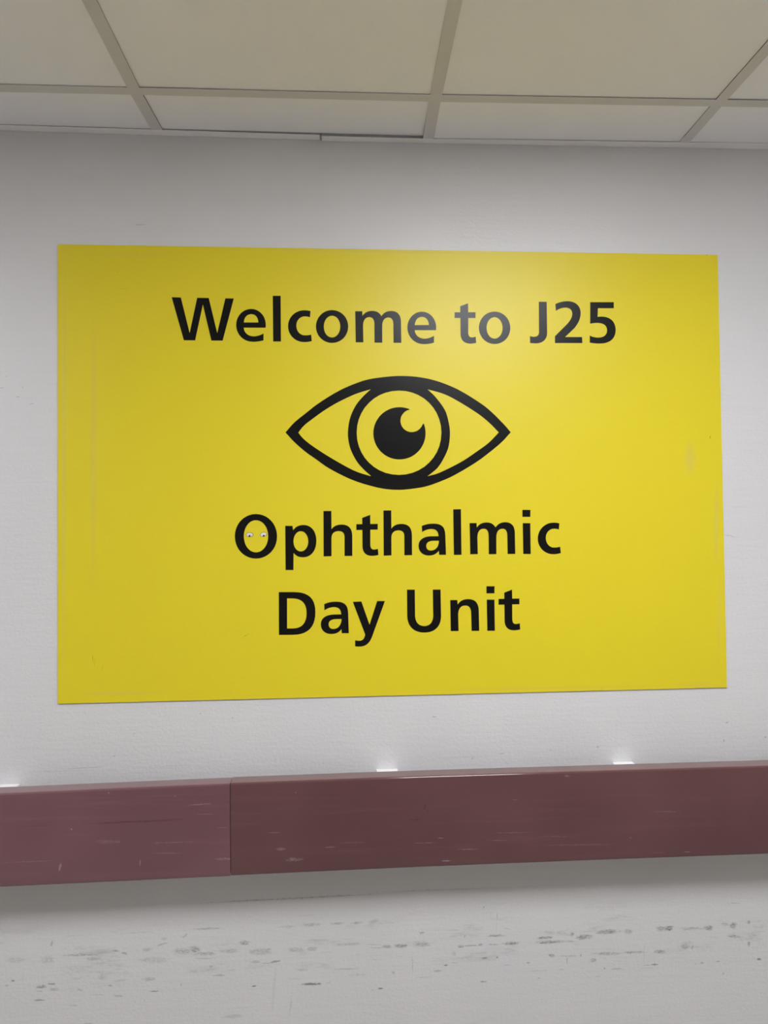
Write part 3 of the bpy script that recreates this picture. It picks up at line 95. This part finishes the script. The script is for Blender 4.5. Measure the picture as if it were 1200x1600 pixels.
def link(name, me, mats, parent=None, loc=(0, 0, 0)):
    o = bpy.data.objects.new(name, me)
    COL.objects.link(o)
    for m in (mats if isinstance(mats, (list, tuple)) else [mats]):
        me.materials.append(m)
    o.location = loc
    if parent is not None:
        o.parent = parent
    return o

def mesh(name, verts, faces, smooth=False, idx=None):
    me = bpy.data.meshes.new(name)
    me.from_pydata([tuple(v) for v in verts], [], faces)
    bm = bmesh.new(); bm.from_mesh(me)
    bmesh.ops.recalc_face_normals(bm, faces=bm.faces)
    bm.to_mesh(me); bm.free()
    for i, p in enumerate(me.polygons):
        p.use_smooth = smooth
        if idx: p.material_index = idx[i]
    return me

def box(x0, x1, y0, y1, z0, z1):
    v = [(x, y, z) for z in (z0, z1) for y in (y0, y1) for x in (x0, x1)]
    f = [(0, 1, 3, 2), (4, 6, 7, 5), (0, 4, 5, 1), (2, 3, 7, 6), (0, 2, 6, 4), (1, 5, 7, 3)]
    return v, f

def bevel(me, w, seg=2, angle=0.6):
    bm = bmesh.new(); bm.from_mesh(me)
    es = [e for e in bm.edges if len(e.link_faces) == 2 and e.calc_face_angle(0) > angle]
    bmesh.ops.bevel(bm, geom=es, offset=w, segments=seg, profile=0.5, affect='EDGES', clamp_overlap=True)
    bm.to_mesh(me); bm.free()

def interp(pts, x):
    pts = sorted(pts)
    if x <= pts[0][0]: a, b = pts[0], pts[1]
    elif x >= pts[-1][0]: a, b = pts[-2], pts[-1]
    else:
        for a, b in zip(pts, pts[1:]):
            if a[0] <= x <= b[0]: break
    t = (x - a[0]) / (b[0] - a[0])
    if t < 0 or t > 1:                      # beyond the measured stretch: run on level
        return a[1] if t < 0 else b[1]
    return a[1] + t * (b[1] - a[1])

# ---------------------------------------------------------------- materials
class NT:
    def __init__(self, name):
        self.m = bpy.data.materials.new(name); self.m.use_nodes = True
        self.t = self.m.node_tree
        self.bsdf = self.t.nodes['Principled BSDF']
        self.co = self.t.nodes.new('ShaderNodeTexCoord').outputs['Object']
    def n(self, kind, **kw):
        nd = self.t.nodes.new(kind)
        for k, v in kw.items(): setattr(nd, k, v)
        return nd
    def set(self, sock, v):
        if isinstance(v, bpy.types.NodeSocket): self.t.links.new(v, sock)
        else: sock.default_value = v
    def math(self, op, a, b=0.0, clamp=False):
        nd = self.n('ShaderNodeMath', operation=op, use_clamp=clamp)
        self.set(nd.inputs[0], a); self.set(nd.inputs[1], b)
        return nd.outputs[0]
    def noise(self, scale, detail=2.0, rough=0.5, stretch=None, co=None, color=False):
        c = co or self.co
        if stretch:
            mp = self.n('ShaderNodeMapping'); self.set(mp.inputs['Vector'], c)
            mp.inputs['Scale'].default_value = stretch; c = mp.outputs[0]
        nd = self.n('ShaderNodeTexNoise')
        self.set(nd.inputs['Vector'], c)
        nd.inputs['Scale'].default_value = scale
        nd.inputs['Detail'].default_value = detail
        nd.inputs['Roughness'].default_value = rough
        return nd.outputs['Color' if color else 'Fac']
    def ramp(self, v, a, b, lo=0.0, hi=1.0, smooth=True):
        nd = self.n('ShaderNodeMapRange')
        if smooth: nd.interpolation_type = 'SMOOTHSTEP'
        self.set(nd.inputs['Value'], v)
        for k, x in zip(('From Min', 'From Max', 'To Min', 'To Max'), (a, b, lo, hi)):
            nd.inputs[k].default_value = x
        return nd.outputs[0]
    def mix(self, f, a, b):
        nd = self.n('ShaderNodeMix', data_type='RGBA')
        self.set(nd.inputs['Factor'], f); self.set(nd.inputs['A'], a); self.set(nd.inputs['B'], b)
        for s, v in ((nd.inputs[6], a), (nd.inputs[7], b)): self.set(s, v)
        return nd.outputs[2]
    def bump(self, h, strength, dist):
        nd = self.n('ShaderNodeBump')
        nd.inputs['Strength'].default_value = strength
        nd.inputs['Distance'].default_value = dist
        self.set(nd.inputs['Height'], h)
        self.t.links.new(nd.outputs[0], self.bsdf.inputs['Normal'])
    def distorted(self, amp, scale=260.0):
        nd = self.n('ShaderNodeVectorMath', operation='SUBTRACT')
        self.set(nd.inputs[0], self.noise(scale, 2.0, 0.6, color=True)); nd.inputs[1].default_value = (.5, .5, .5)
        s = self.n('ShaderNodeVectorMath', operation='SCALE'); self.set(s.inputs[0], nd.outputs[0]); s.inputs['Scale'].default_value = amp
        a = self.n('ShaderNodeVectorMath', operation='ADD'); self.set(a.inputs[0], self.co); self.set(a.inputs[1], s.outputs[0])
        return a.outputs[0]
    def marks(self, ms, loc=(0, 0), amp=0.004, ragged=1.9, gain=1.0, soft=(0.55, 1.15)):
        """wear marks of their own shape: each a ragged stretched spot at its own place on the surface"""
        co = self.distorted(amp)
        acc = {0: None, 1: None}
        rag = self.math('MULTIPLY', self.math('SUBTRACT', self.noise(210.0, 4.0, 0.7, (0.35, 1, 1.0)), 0.45), ragged)
        for (x, z, hx, hz, a, s, p) in ms:
            s = min(0.8, s * gain)
            mp = self.n('ShaderNodeMapping', vector_type='TEXTURE')
            self.set(mp.inputs['Vector'], co)
            mp.inputs['Location'].default_value = (x - loc[0], 0, z - loc[1])
            mp.inputs['Rotation'].default_value = (0, -math.radians(a), 0)
            mp.inputs['Scale'].default_value = (hx, 50.0, hz)
            ln = self.n('ShaderNodeVectorMath', operation='LENGTH'); self.set(ln.inputs[0], mp.outputs[0])
            lv = self.math('ADD', ln.outputs['Value'], rag)
            v = self.ramp(lv, soft[0], soft[1] * (1.15 if p else 1.0), s * (1.25 if p else 1.0), 0.0)
            acc[p] = v if acc[p] is None else self.math('MAXIMUM', acc[p], v)
        out = acc[0]
        if acc[1] is not None:
            sp = self.ramp(self.noise(330.0, 3.0, 0.65, (0.4, 1, 1.0)), 0.38, 0.62, 0.30, 1.0)
            pv = self.math('MULTIPLY', acc[1], sp)
            out = pv if out is None else self.math('MAXIMUM', out, pv)
        return out if out is not None else 0.0

def plain(name, col, rough=0.5, metal=0.0, spec=0.5, bump=None, var=0.04, coat=0.0):
    t = NT(name)
    base = (*col, 1)
    dark = tuple(c * (1 - var) for c in col) + (1,)
    t.set(t.bsdf.inputs['Base Color'], t.mix(t.noise(9.0, 3.0), dark, base))
    t.bsdf.inputs['Roughness'].default_value = rough
    t.bsdf.inputs['Metallic'].default_value = metal
    t.bsdf.inputs['Specular IOR Level'].default_value = spec
    t.bsdf.inputs['Coat Weight'].default_value = coat
    if bump: t.bump(t.noise(bump[0], 3.0, 0.6), bump[1], bump[2])
    return t.m

WALL = (0.695, 0.69, 0.70)
def wall_paint(name, dark=(), light=(), grime=False):
    t = NT(name)
    v = t.noise(2.2, 3.0, 0.5)
    c = t.mix(t.ramp(v, 0.3, 0.7), tuple(x * 0.97 for x in WALL) + (1,), (*WALL, 1))
    streak = t.ramp(t.noise(60.0, 3.0, 0.6, (0.05, 1, 1.0)), 0.35, 0.7)
    c = t.mix(t.math('MULTIPLY', streak, 0.10), c, tuple(x * 0.86 for x in WALL) + (1,))
    if light:
        c = t.mix(t.marks(light, amp=0.003), c, (0.93, 0.94, 0.93, 1))
    if grime:
        sz = t.n('ShaderNodeSeparateXYZ'); t.t.links.new(t.co, sz.inputs[0])
        band = t.math('MULTIPLY', t.ramp(sz.outputs['Z'], 0.46, 0.53), t.ramp(sz.outputs['Z'], 0.58, 0.64, 1.0, 0.0))
        rub = t.ramp(t.noise(28.0, 5.0, 0.72, (0.22, 1, 1.0)), 0.53, 0.70)
        c = t.mix(t.math('MULTIPLY', t.math('MULTIPLY', band, rub), 0.30), c, (0.13, 0.13, 0.135, 1))
    if dark:
        c = t.mix(t.marks(dark, gain=1.3), c, (0.07, 0.07, 0.075, 1))
    t.set(t.bsdf.inputs['Base Color'], c)
    t.bsdf.inputs['Roughness'].default_value = 0.42
    t.bsdf.inputs['Specular IOR Level'].default_value = 0.6
    fine = t.noise(150.0, 3.0, 0.6)
    brush = t.noise(90.0, 3.0, 0.6, (0.12, 1, 1.0))
    big = t.noise(5.0, 2.0, 0.5)
    h = t.math('ADD', t.math('ADD', t.math('MULTIPLY', fine, 0.5), t.math('MULTIPLY', brush, 0.5)), t.math('MULTIPLY', big, 2.0))
    t.bump(h, 0.8, 0.0018)
    return t.m

def rail_mat(name, c0, c1, dark, light, loc):
    t = NT(name)
    c = t.mix(t.ramp(t.noise(3.0, 2.0), 0.3, 0.7), (*c0, 1), (*c1, 1))
    fs = t.ramp(t.noise(45.0, 4.0, 0.7, (0.05, 1, 1.0)), 0.5, 0.75, 0.0, 0.22)
    c = t.mix(fs, c, tuple(min(1, x * 1.5) for x in c1) + (1,))
    st = t.ramp(t.noise(900.0, 2.0, 0.5), 0.4, 0.6, 0.0, 0.12)
    c = t.mix(st, c, tuple(x * 0.7 for x in c0) + (1,))
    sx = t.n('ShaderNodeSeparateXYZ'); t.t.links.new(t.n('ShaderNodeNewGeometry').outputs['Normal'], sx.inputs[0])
    ledge_lift = t.ramp(sx.outputs['Z'], 0.75, 0.98, 0.0, 0.16)          # top ledge brightened in the colour, wherever the surface faces up
    c = t.mix(ledge_lift, c, (0.55, 0.47, 0.47, 1))
    if dark: c = t.mix(t.marks(dark, loc, 0.002), c, (0.03, 0.012, 0.014, 1))
    if light: c = t.mix(t.math('MULTIPLY', t.marks(light, loc, 0.003), 0.65), c, (0.50, 0.42, 0.42, 1))
    t.set(t.bsdf.inputs['Base Color'], c)
    t.bsdf.inputs['Roughness'].default_value = 0.10
    t.bsdf.inputs['Specular IOR Level'].default_value = 0.5
    t.bump(t.noise(700.0, 2.0, 0.5), 0.08, 0.0003)
    return t.m

YELLOW = (0.765, 0.630, 0.018)
def sign_mat(loc):
    t = NT('yellow satin board')
    c = t.mix(t.noise(3.0, 2.0), tuple(x * 0.97 for x in YELLOW) + (1,), (*YELLOW, 1))
    c = t.mix(t.marks(SIGN_RUBS, loc, 0.006, 0.5, soft=(0.3, 1.3)), c, (0.62, 0.50, 0.16, 1))
    c = t.mix(t.marks(SIGN_NICKS, loc, 0.002), c, (0.12, 0.09, 0.01, 1))
    t.set(t.bsdf.inputs['Base Color'], c)
    t.bsdf.inputs['Roughness'].default_value = 0.40
    t.bsdf.inputs['Specular IOR Level'].default_value = 0.42
    t.bump(t.noise(14.0, 2.0, 0.5), 0.10, 0.001)
    return t.m

M_EDGE = plain('pale board edge', (0.55, 0.50, 0.25), 0.5)
M_BLACK = plain('black vinyl', (0.0015, 0.0015, 0.0018), 0.31, spec=0.25, bump=(600.0, 0.15, 0.0003), var=0.1)
M_STWHITE = plain('white sticker', (0.80, 0.76, 0.77), 0.4)
M_STBLACK = plain('black sticker ink', (0.01, 0.01, 0.01), 0.5)
M_TILE = plain('ceiling tile', (0.92, 0.915, 0.96), 0.85, spec=0.2, bump=(420.0, 0.35, 0.0006), var=0.03)
M_TEE = plain('ceiling grid enamel', (0.66, 0.64, 0.64), 0.55, spec=0.3, var=0.03)
M_TRIM = plain('perimeter trim enamel', (0.92, 0.90, 0.90), 0.5, spec=0.4, var=0.03)
M_OPPOSITE = plain('beige corridor wall opposite', (0.44, 0.41, 0.365), 0.5)
M_VOID = plain('ceiling void', (0.02, 0.02, 0.02), 0.9)
M_FLOOR = plain('vinyl floor', (0.345, 0.325, 0.295), 0.4, bump=(200.0, 0.1, 0.0005), var=0.15)
M_WALL = wall_paint('wall paint')
M_WALL_UP = wall_paint('wall paint with dents', WALL_FINE)
M_BRACKET = plain('white glossy bracket', (0.92, 0.92, 0.92), 0.25)
M_WEB = plain('shade-darkened web', (0.05, 0.05, 0.05), 0.6)  # web coloured near black, painting deeper shade into the tile gaps
M_FRAME = plain('white lamp frame', (0.8, 0.8, 0.8), 0.4)
_t = NT('lit diffuser')
_t.set(_t.bsdf.inputs['Base Color'], (0.9, 0.9, 0.9, 1))
_t.bsdf.inputs['Emission Color'].default_value = (*LAMP_COLOR, 1)
_t.bsdf.inputs['Emission Strength'].default_value = LAMP_POWER
M_LAMP = _t.m

# ---------------------------------------------------------------- the room
X0, X1, YF = -3.7, 3.9, -2.6
Z_TOP = 2.75
def wall_back():
    """front face in strips, the scuffed strip below the rail with its own marks"""
    zs = [0.0, 0.30, 0.74, 0.90, 2.25, Z_TOP]
    xs = [X0, -0.80, -0.50, -0.22, 0.06, 0.34, 0.62, 0.96, X1]
    verts, faces, idx, mats = [], [], [], [M_WALL, M_WALL_UP]
    for z in zs:
        for x in xs: verts.append((x, 0.0, z))
    nx = len(xs)
    for i in range(len(zs) - 1):
        for j in range(nx - 1):
            faces.append((i * nx + j, i * nx + j + 1, (i + 1) * nx + j + 1, (i + 1) * nx + j))
            if i == 1 and 1 <= j <= nx - 3 + 1 and xs[j] >= -0.81 and xs[j + 1] <= 0.97:
                a, b = xs[j], xs[j + 1]
                ms = [m for m in WALL_MARKS if m[0] + m[2] + .01 > a and m[0] - m[2] - .01 < b]
                mats.append(wall_paint('scuffed wall paint', ms, grime=True)); idx.append(len(mats) - 1)
            elif i == 3 and xs[j] >= -0.81 and xs[j + 1] <= 0.97: idx.append(1)
            else: idx.append(0)
    me = bpy.data.meshes.new('wall_back')
    n0 = len(verts)
    bv, bf = box(X0, X1, 0.0, 0.12, 0.0, Z_TOP)
    verts += bv
    faces += [tuple(n0 + k for k in f) for f in bf if f != (0, 4, 5, 1)]
    idx += [0] * (len(faces) - len(idx))
    me.from_pydata(verts, [], faces)
    for i, p in enumerate(me.polygons): p.material_index = idx[i]
    o = link('wall_back', me, mats); tag(o, kind='structure', label='white painted wall behind the yellow sign, scuffed below the rail')
wall_back()
for nm, b in (('wall_front', (X0, X1, YF - 0.12, YF, 0, Z_TOP)), ('wall_left', (X0 - 0.12, X0, YF, 0.0, 0, Z_TOP)),
              ('wall_right', (X1, X1 + 0.12, YF, 0.0, 0, Z_TOP))):
    tag(link(nm, mesh(nm, *box(*b)), M_OPPOSITE if nm == 'wall_front' else M_WALL), kind='structure')
tag(link('floor', mesh('floor', *box(X0 - .12, X1 + .12, YF - .12, 0.12, -0.1, 0.0)), M_FLOOR), kind='structure')
tag(link('roof_slab', mesh('roof_slab', *box(X0 - .12, X1 + .12, YF - .12, 0.12, Z_TOP, Z_TOP + .1)), M_VOID), kind='structure')

# suspended ceiling: nodes where the grid bars cross
ROW_Y = [-0.024, -0.176, -0.930, -1.530, -2.130, -2.576]
COLS = list(range(-6, 8))
_wall = {0: NODE_WALL[1], 1: NODE_WALL[2], 2: NODE_WALL[3], -1: (-1.0212, 2.3636), 3: (1.3788, 2.3650)}
_tee = {0: NODE_TEE[1], 1: NODE_TEE[2], 2: NODE_TEE[3], -1: (-1.0212, 2.3506), 3: (1.3788, 2.3680)}
def node(i, j):
    x = -0.4212 + 0.6 * j
    if i == 0: x, z = _wall.get(j, (x, 2.362))
    elif i == 1: x, z = _tee.get(j, (x, 2.360))
    else: z = 2.357
    if i == 2 and j in (-1, 0, 1, 2, 3): x = _tee[j][0] + ( _tee[j][0] - _tee[j][0])
    return Vector((max(X0 + .001, min(X1 - .001, x)), ROW_Y[i], z))
ceiling = bpy.data.objects.new('ceiling', None); COL.objects.link(ceiling)
ceiling.location = (0, 0, 2.36)
tag(ceiling, kind='structure', label='suspended ceiling of off-white tiles in a painted metal grid')
OFF = Vector((0, 0, -2.36))
def bar(name, a, b, over=0.0, z_off=0.0):
    """an inverted T: flange 24 mm wide, web above it"""
    d = (b - a); d.z = 0; d.normalize()
    s = Vector((-d.y, d.x, 0))
    a = a - d * over; b = b + d * over
    verts, faces = [], []
    def prism(w, z0, z1):
        k = len(verts)
        for p in (a, b):
            for sx, z in ((-w, z0), (w, z0), (w, z1), (-w, z1)):
                verts.append(p + s * sx + Vector((0, 0, z + z_off)) + OFF)
        faces.extend([tuple(k + q for q in f) for f in ((0, 1, 2, 3), (7, 6, 5, 4), (0, 4, 5, 1), (1, 5, 6, 2), (2, 6, 7, 3), (3, 7, 4, 0))])
    prism(0.012, 0.0, 0.0008)
    prism(0.0012, 0.0008, 0.034)
    return link(name, mesh(name, verts, faces, idx=[0] * 6 + [1] * 6), [M_TEE, M_WEB], ceiling)
LIGHT_CELLS = [(2, 1), (2, 6), (2, -3)]
G_EXTRA = {  # how far a tile stands off the grid at (wall left, wall right, near left, near right)
    (0, -1): (.0016, .0013, .0004, .0004), (0, 0): (.0020, .0060, .0022, .0006), (0, 1): (.0008, .0014, .0005, .0010),
    (0, 2): (.0010, .0010, .0005, .0005), (1, -1): (.0016, .0008, .0003, .0003), (1, 0): (.0018, .0009, .0006, .0004),
    (1, 1): (.0014, .0016, .0004, .0026), (1, 2): (.0020, .0016, .0004, .0004), (0, -2): (.0012, .0012, .0004, .0004)}
for i in range(1, len(ROW_Y)):
    for j0, j1 in zip(COLS, COLS[1:]):
        bar('ceiling_grid_bar', node(i, j0), node(i, j1))
for i in range(len(ROW_Y) - 1):
    for j in COLS[1:-1]:
        a, b = node(i, j).copy(), node(i + 1, j).copy()
        b.y += 0.012
        if i > 0: a.y -= 0.012
        bar('ceiling_grid_bar', b, a)
for i in range(len(ROW_Y) - 1):
    for j in COLS[:-1]:
        if (i, j) in LIGHT_CELLS: continue
        g = G_EXTRA.get((i, j), (.0004,) * 4)
        wl, wr, nl, nr = node(i, j), node(i, j + 1), node(i + 1, j), node(i + 1, j + 1)
        e = 0.0095
        ew = -0.0015 if i == 0 else e
        ex = 0.0116
        P = [wl + Vector((ex, -ew, .0009 + g[0])), wr + Vector((-ex, -ew, .0009 + g[1])),
             nr + Vector((-ex, e, .0009 + g[3])), nl + Vector((ex, e, .0009 + g[2]))]
        verts = [p + OFF for p in P] + [p + OFF + Vector((0, 0, .015)) for p in P]
        faces = [(0, 1, 2, 3), (7, 6, 5, 4), (0, 4, 5, 1), (1, 5, 6, 2), (2, 6, 7, 3), (3, 7, 4, 0)]
        link('ceiling_tile', mesh('ceiling_tile', verts, faces), M_TILE, ceiling)

# perimeter trim: two lengths meeting above the sign
def trim(name, xa, xb, front, label):
    xs = [xa] + [p[0] for p in front if xa < p[0] < xb] + [xb]
    verts, faces = [], []
    for x in xs:
        zb, zf = interp(TRIM_SEL, x), interp(front, x)
        verts += [(x, -0.0005, zb), (x, -0.024, zf), (x, -0.024, zf + .0009), (x, -0.0015, zb + .0009), (x, -0.0015, zb + .022), (x, -0.0005, zb + .022)]
    n = 6
    for k in range(len(xs) - 1):
        for q in range(n):
            faces.append((k * n + q, k * n + (q + 1) % n, (k + 1) * n + (q + 1) % n, (k + 1) * n + q))
    faces += [tuple(range(n)), tuple(range((len(xs) - 1) * n, len(xs) * n))]
    return tag(link(name, mesh(name, verts, faces), M_TRIM), label, kind='structure')
TRIM_SEL = TRIM[:2]
trim('trim_1', X0 + .001, TRIM[1][0], TRIM_FRONT_A, 'left length of metal trim along the ceiling edge')
TRIM_SEL = TRIM[2:]
trim('trim_2', TRIM[2][0], X1 - .001, TRIM_FRONT_B, 'right length of metal trim along the ceiling edge')

# ceiling lamps: square flush panels; outer two unseen, added to brighten the walls
def ceiling_light(i, j):
    c = (node(i, j) + node(i + 1, j + 1)) / 2
    r = bpy.data.objects.new('ceiling_light', None); COL.objects.link(r); r.location = c
    tag(r, 'square flush ceiling light panel set in the ceiling grid, out of view', 'ceiling light', 'ceiling light panels')
    h = 0.29
    f = []; v = []
    for x0, x1, y0, y1 in ((-h, h, -h, -h + .015), (-h, h, h - .015, h), (-h, -h + .015, -h + .015, h - .015), (h - .015, h, -h + .015, h - .015)):
        bv, bf = box(x0, x1, y0, y1, 0.001, 0.03); k = len(v); v += bv; f += [tuple(k + q for q in w) for w in bf]
    link('frame', mesh('frame', v, f), M_FRAME, r)
    link('diffuser', mesh('diffuser', *box(-h + .015, h - .015, -h + .015, h - .015, 0.004, 0.012)), M_LAMP, r)
for c in LIGHT_CELLS: ceiling_light(*c)

# ---------------------------------------------------------------- bumper rails
def rail(xa, xb, mat_f, label, y_add=0.0):
    lx, lz = (xa + xb) / 2, 0.83
    top = RAIL_TOP[:2] if xb < 0 and xa < -1 else RAIL_TOP[2:]
    bot = RAIL_BOT[:2] if xb < 0 and xa < -1 else RAIL_BOT[2:]
    N = 40
    xs = [xa + (xb - xa) * k / N for k in range(N + 1)]
    def smooth(pts, x):
        return sum(interp(pts, x + d) for d in (-.12, -.08, -.04, 0, .04, .08, .12)) / 7
    verts, faces = [], []
    prof_n = None
    for x in xs:
        zt, zb = smooth(top, x), smooth(bot, x)
        pr = [(-0.052, zt - .001), (-0.053, zt)]
        r = 0.0055
        for k in range(9):
            a = math.pi / 2 * k / 8
            pr.append((-0.088 + r - r * math.sin(a), zt - r + r * math.cos(a)))
        pr.append((-0.088, zt - .05)); pr.append((-0.088, zb + .05))
        r = 0.005
        for k in range(7):
            a = math.pi / 2 * k / 6
            pr.append((-0.088 + r - r * math.cos(a), zb + r - r * math.sin(a)))
        pr += [(-0.058, zb), (-0.052, zb + .002)]
        prof_n = len(pr)
        verts += [(x - lx, y + (y_add if y < 0 else 0) - .0002, z - lz) for y, z in pr]
    n = prof_n
    for k in range(len(xs) - 1):
        for q in range(n):
            faces.append((k * n + q, k * n + (q + 1) % n, (k + 1) * n + (q + 1) % n, (k + 1) * n + q))
    faces += [tuple(range(n)), tuple(range((len(xs) - 1) * n, len(xs) * n))]
    me = mesh('bumper_rail', verts, faces, smooth=True)
    me.polygons[-1].use_smooth = me.polygons[-2].use_smooth = False
    me.set_sharp_from_angle(angle=math.radians(35))
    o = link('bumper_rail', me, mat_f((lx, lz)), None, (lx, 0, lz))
    for bx_, bz_ in BRACKETS:
        if not (xa < bx_ < xb): continue
        zt = smooth(top, bx_) - .0125
        v, f = box(bx_ - .024 - lx, bx_ + .024 - lx, -0.0525, -0.0003, zt - .055 - lz, zt - lz)
        bme = mesh('wall_bracket', v, f); bevel(bme, .002, 2)
        br = link('wall_bracket', bme, M_BRACKET, o); br['label'] = 'white bracket holding the rail off the wall'
    return tag(o, label, 'wall guard rail', 'maroon bumper rails along the wall')
xl, xr = RAIL_TOP[1][0] + .0005, RAIL_TOP[2][0] - .0003
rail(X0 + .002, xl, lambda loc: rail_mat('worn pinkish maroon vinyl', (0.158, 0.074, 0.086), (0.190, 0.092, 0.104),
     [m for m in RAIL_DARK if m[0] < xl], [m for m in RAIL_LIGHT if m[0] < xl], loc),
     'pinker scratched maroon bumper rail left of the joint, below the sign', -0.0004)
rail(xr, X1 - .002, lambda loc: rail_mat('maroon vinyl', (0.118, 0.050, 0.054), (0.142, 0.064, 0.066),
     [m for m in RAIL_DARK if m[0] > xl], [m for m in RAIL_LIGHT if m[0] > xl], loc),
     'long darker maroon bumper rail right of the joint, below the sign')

# ---------------------------------------------------------------- the sign
YS = -0.0032
bx, bz = (BOARD[0][0] + BOARD[1][0]) / 2, BOARD[0][1]
verts = [(x - bx, -0.0002, z - bz) for x, z in BOARD] + [(x - bx, YS, z - bz) for x, z in BOARD]
faces = [(0, 1, 2, 3), (7, 6, 5, 4), (0, 4, 5, 1), (1, 5, 6, 2), (2, 6, 7, 3), (3, 7, 4, 0)]
me = mesh('wall_sign', verts, faces)
bevel(me, 0.0008, 2)
me.materials.append(sign_mat((bx, bz))); me.materials.append(M_EDGE)
for p in me.polygons:
    if abs(p.normal.y) < 0.5: p.material_index = 1
sign = bpy.data.objects.new('wall_sign', me); COL.objects.link(sign)
sign.location = (bx, 0, bz)
tag(sign, 'large yellow board reading Welcome to J25 Ophthalmic Day Unit on white wall', 'sign')

def outline_mesh(name, polys, thick=0.0002, bridge=True):
    """closed outlines (x, z in metres) filled with holes and given thickness"""
    cu = bpy.data.curves.new(name, 'CURVE'); cu.dimensions = '2D'; cu.fill_mode = 'BOTH'
    cu.extrude = thick / 2
    for P in polys:
        sp = cu.splines.new('POLY'); sp.points.add(len(P) - 1)
        for k, (x, z) in enumerate(P): sp.points[k].co = (x, z, 0, 1)
        sp.use_cyclic_u = True
    tmp = bpy.data.objects.new(name, cu); COL.objects.link(tmp)
    dg = bpy.context.evaluated_depsgraph_get()
    me = bpy.data.meshes.new_from_object(tmp.evaluated_get(dg))
    bpy.data.objects.remove(tmp); bpy.data.curves.remove(cu)
    for v in me.vertices:
        x, z, y = v.co
        v.co = (x, -y, z)
    bm = bmesh.new(); bm.from_mesh(me)
    bmesh.ops.recalc_face_normals(bm, faces=bm.faces)
    bm.to_mesh(me); bm.free()
    me.name = name
    return me
def sign_part(name, polys, mat, label, y=YS, parent=sign, thick=0.0002):
    me = outline_mesh(name, polys, thick)
    o = link(name, me, mat, parent, (0, y - thick / 2 - .00002, 0))
    if label: o['label'] = label
    return o
for ln, nm, lb in ((0, 'lettering', 'black words Welcome to J25'), (1, 'lettering', 'black word Ophthalmic'),
                   (2, 'lettering', 'black words Day Unit'), (3, 'eye_symbol', 'large black eye symbol')):
    polys = []
    for l, k, x, z in INST:
        if l == ln:
            polys += [[(x + a / 1000 - bx, z + b / 1000 - bz) for a, b in P] for P in GLYPH[k]]
    sign_part(nm, polys, M_BLACK, lb)
def ell(cx, cz, rx, rz, ang, n=36):
    c, s = math.cos(math.radians(ang)), math.sin(math.radians(ang))
    return [(cx + rx * math.cos(t) * c - rz * math.sin(t) * s - bx, cz + rx * math.cos(t) * s + rz * math.sin(t) * c - bz)
            for t in [2 * math.pi * k / n for k in range(n)]]
K = 1.44 / 1000
for (cx, cz, rx, rz, ang), (px, pz), lb in zip(EYE, PUPIL, ('left small paper eye inside the letter O', 'right small paper eye inside the letter O')):
    rx, rz = rx * K, rz * K
    st = sign_part('eye_sticker', [ell(cx, cz, rx, rz, ang)], M_STWHITE, lb, thick=0.00015)
    yy = -0.00012
    sign_part('outline', [ell(cx, cz, rx, rz, ang), ell(cx, cz, rx - .0008, rz - .0008, ang)], M_STBLACK, None, yy, st, 0.00006)
    sign_part('pupil', [ell(px, pz, .0021, .0022, 0)], M_STBLACK, None, yy, st, 0.00006)
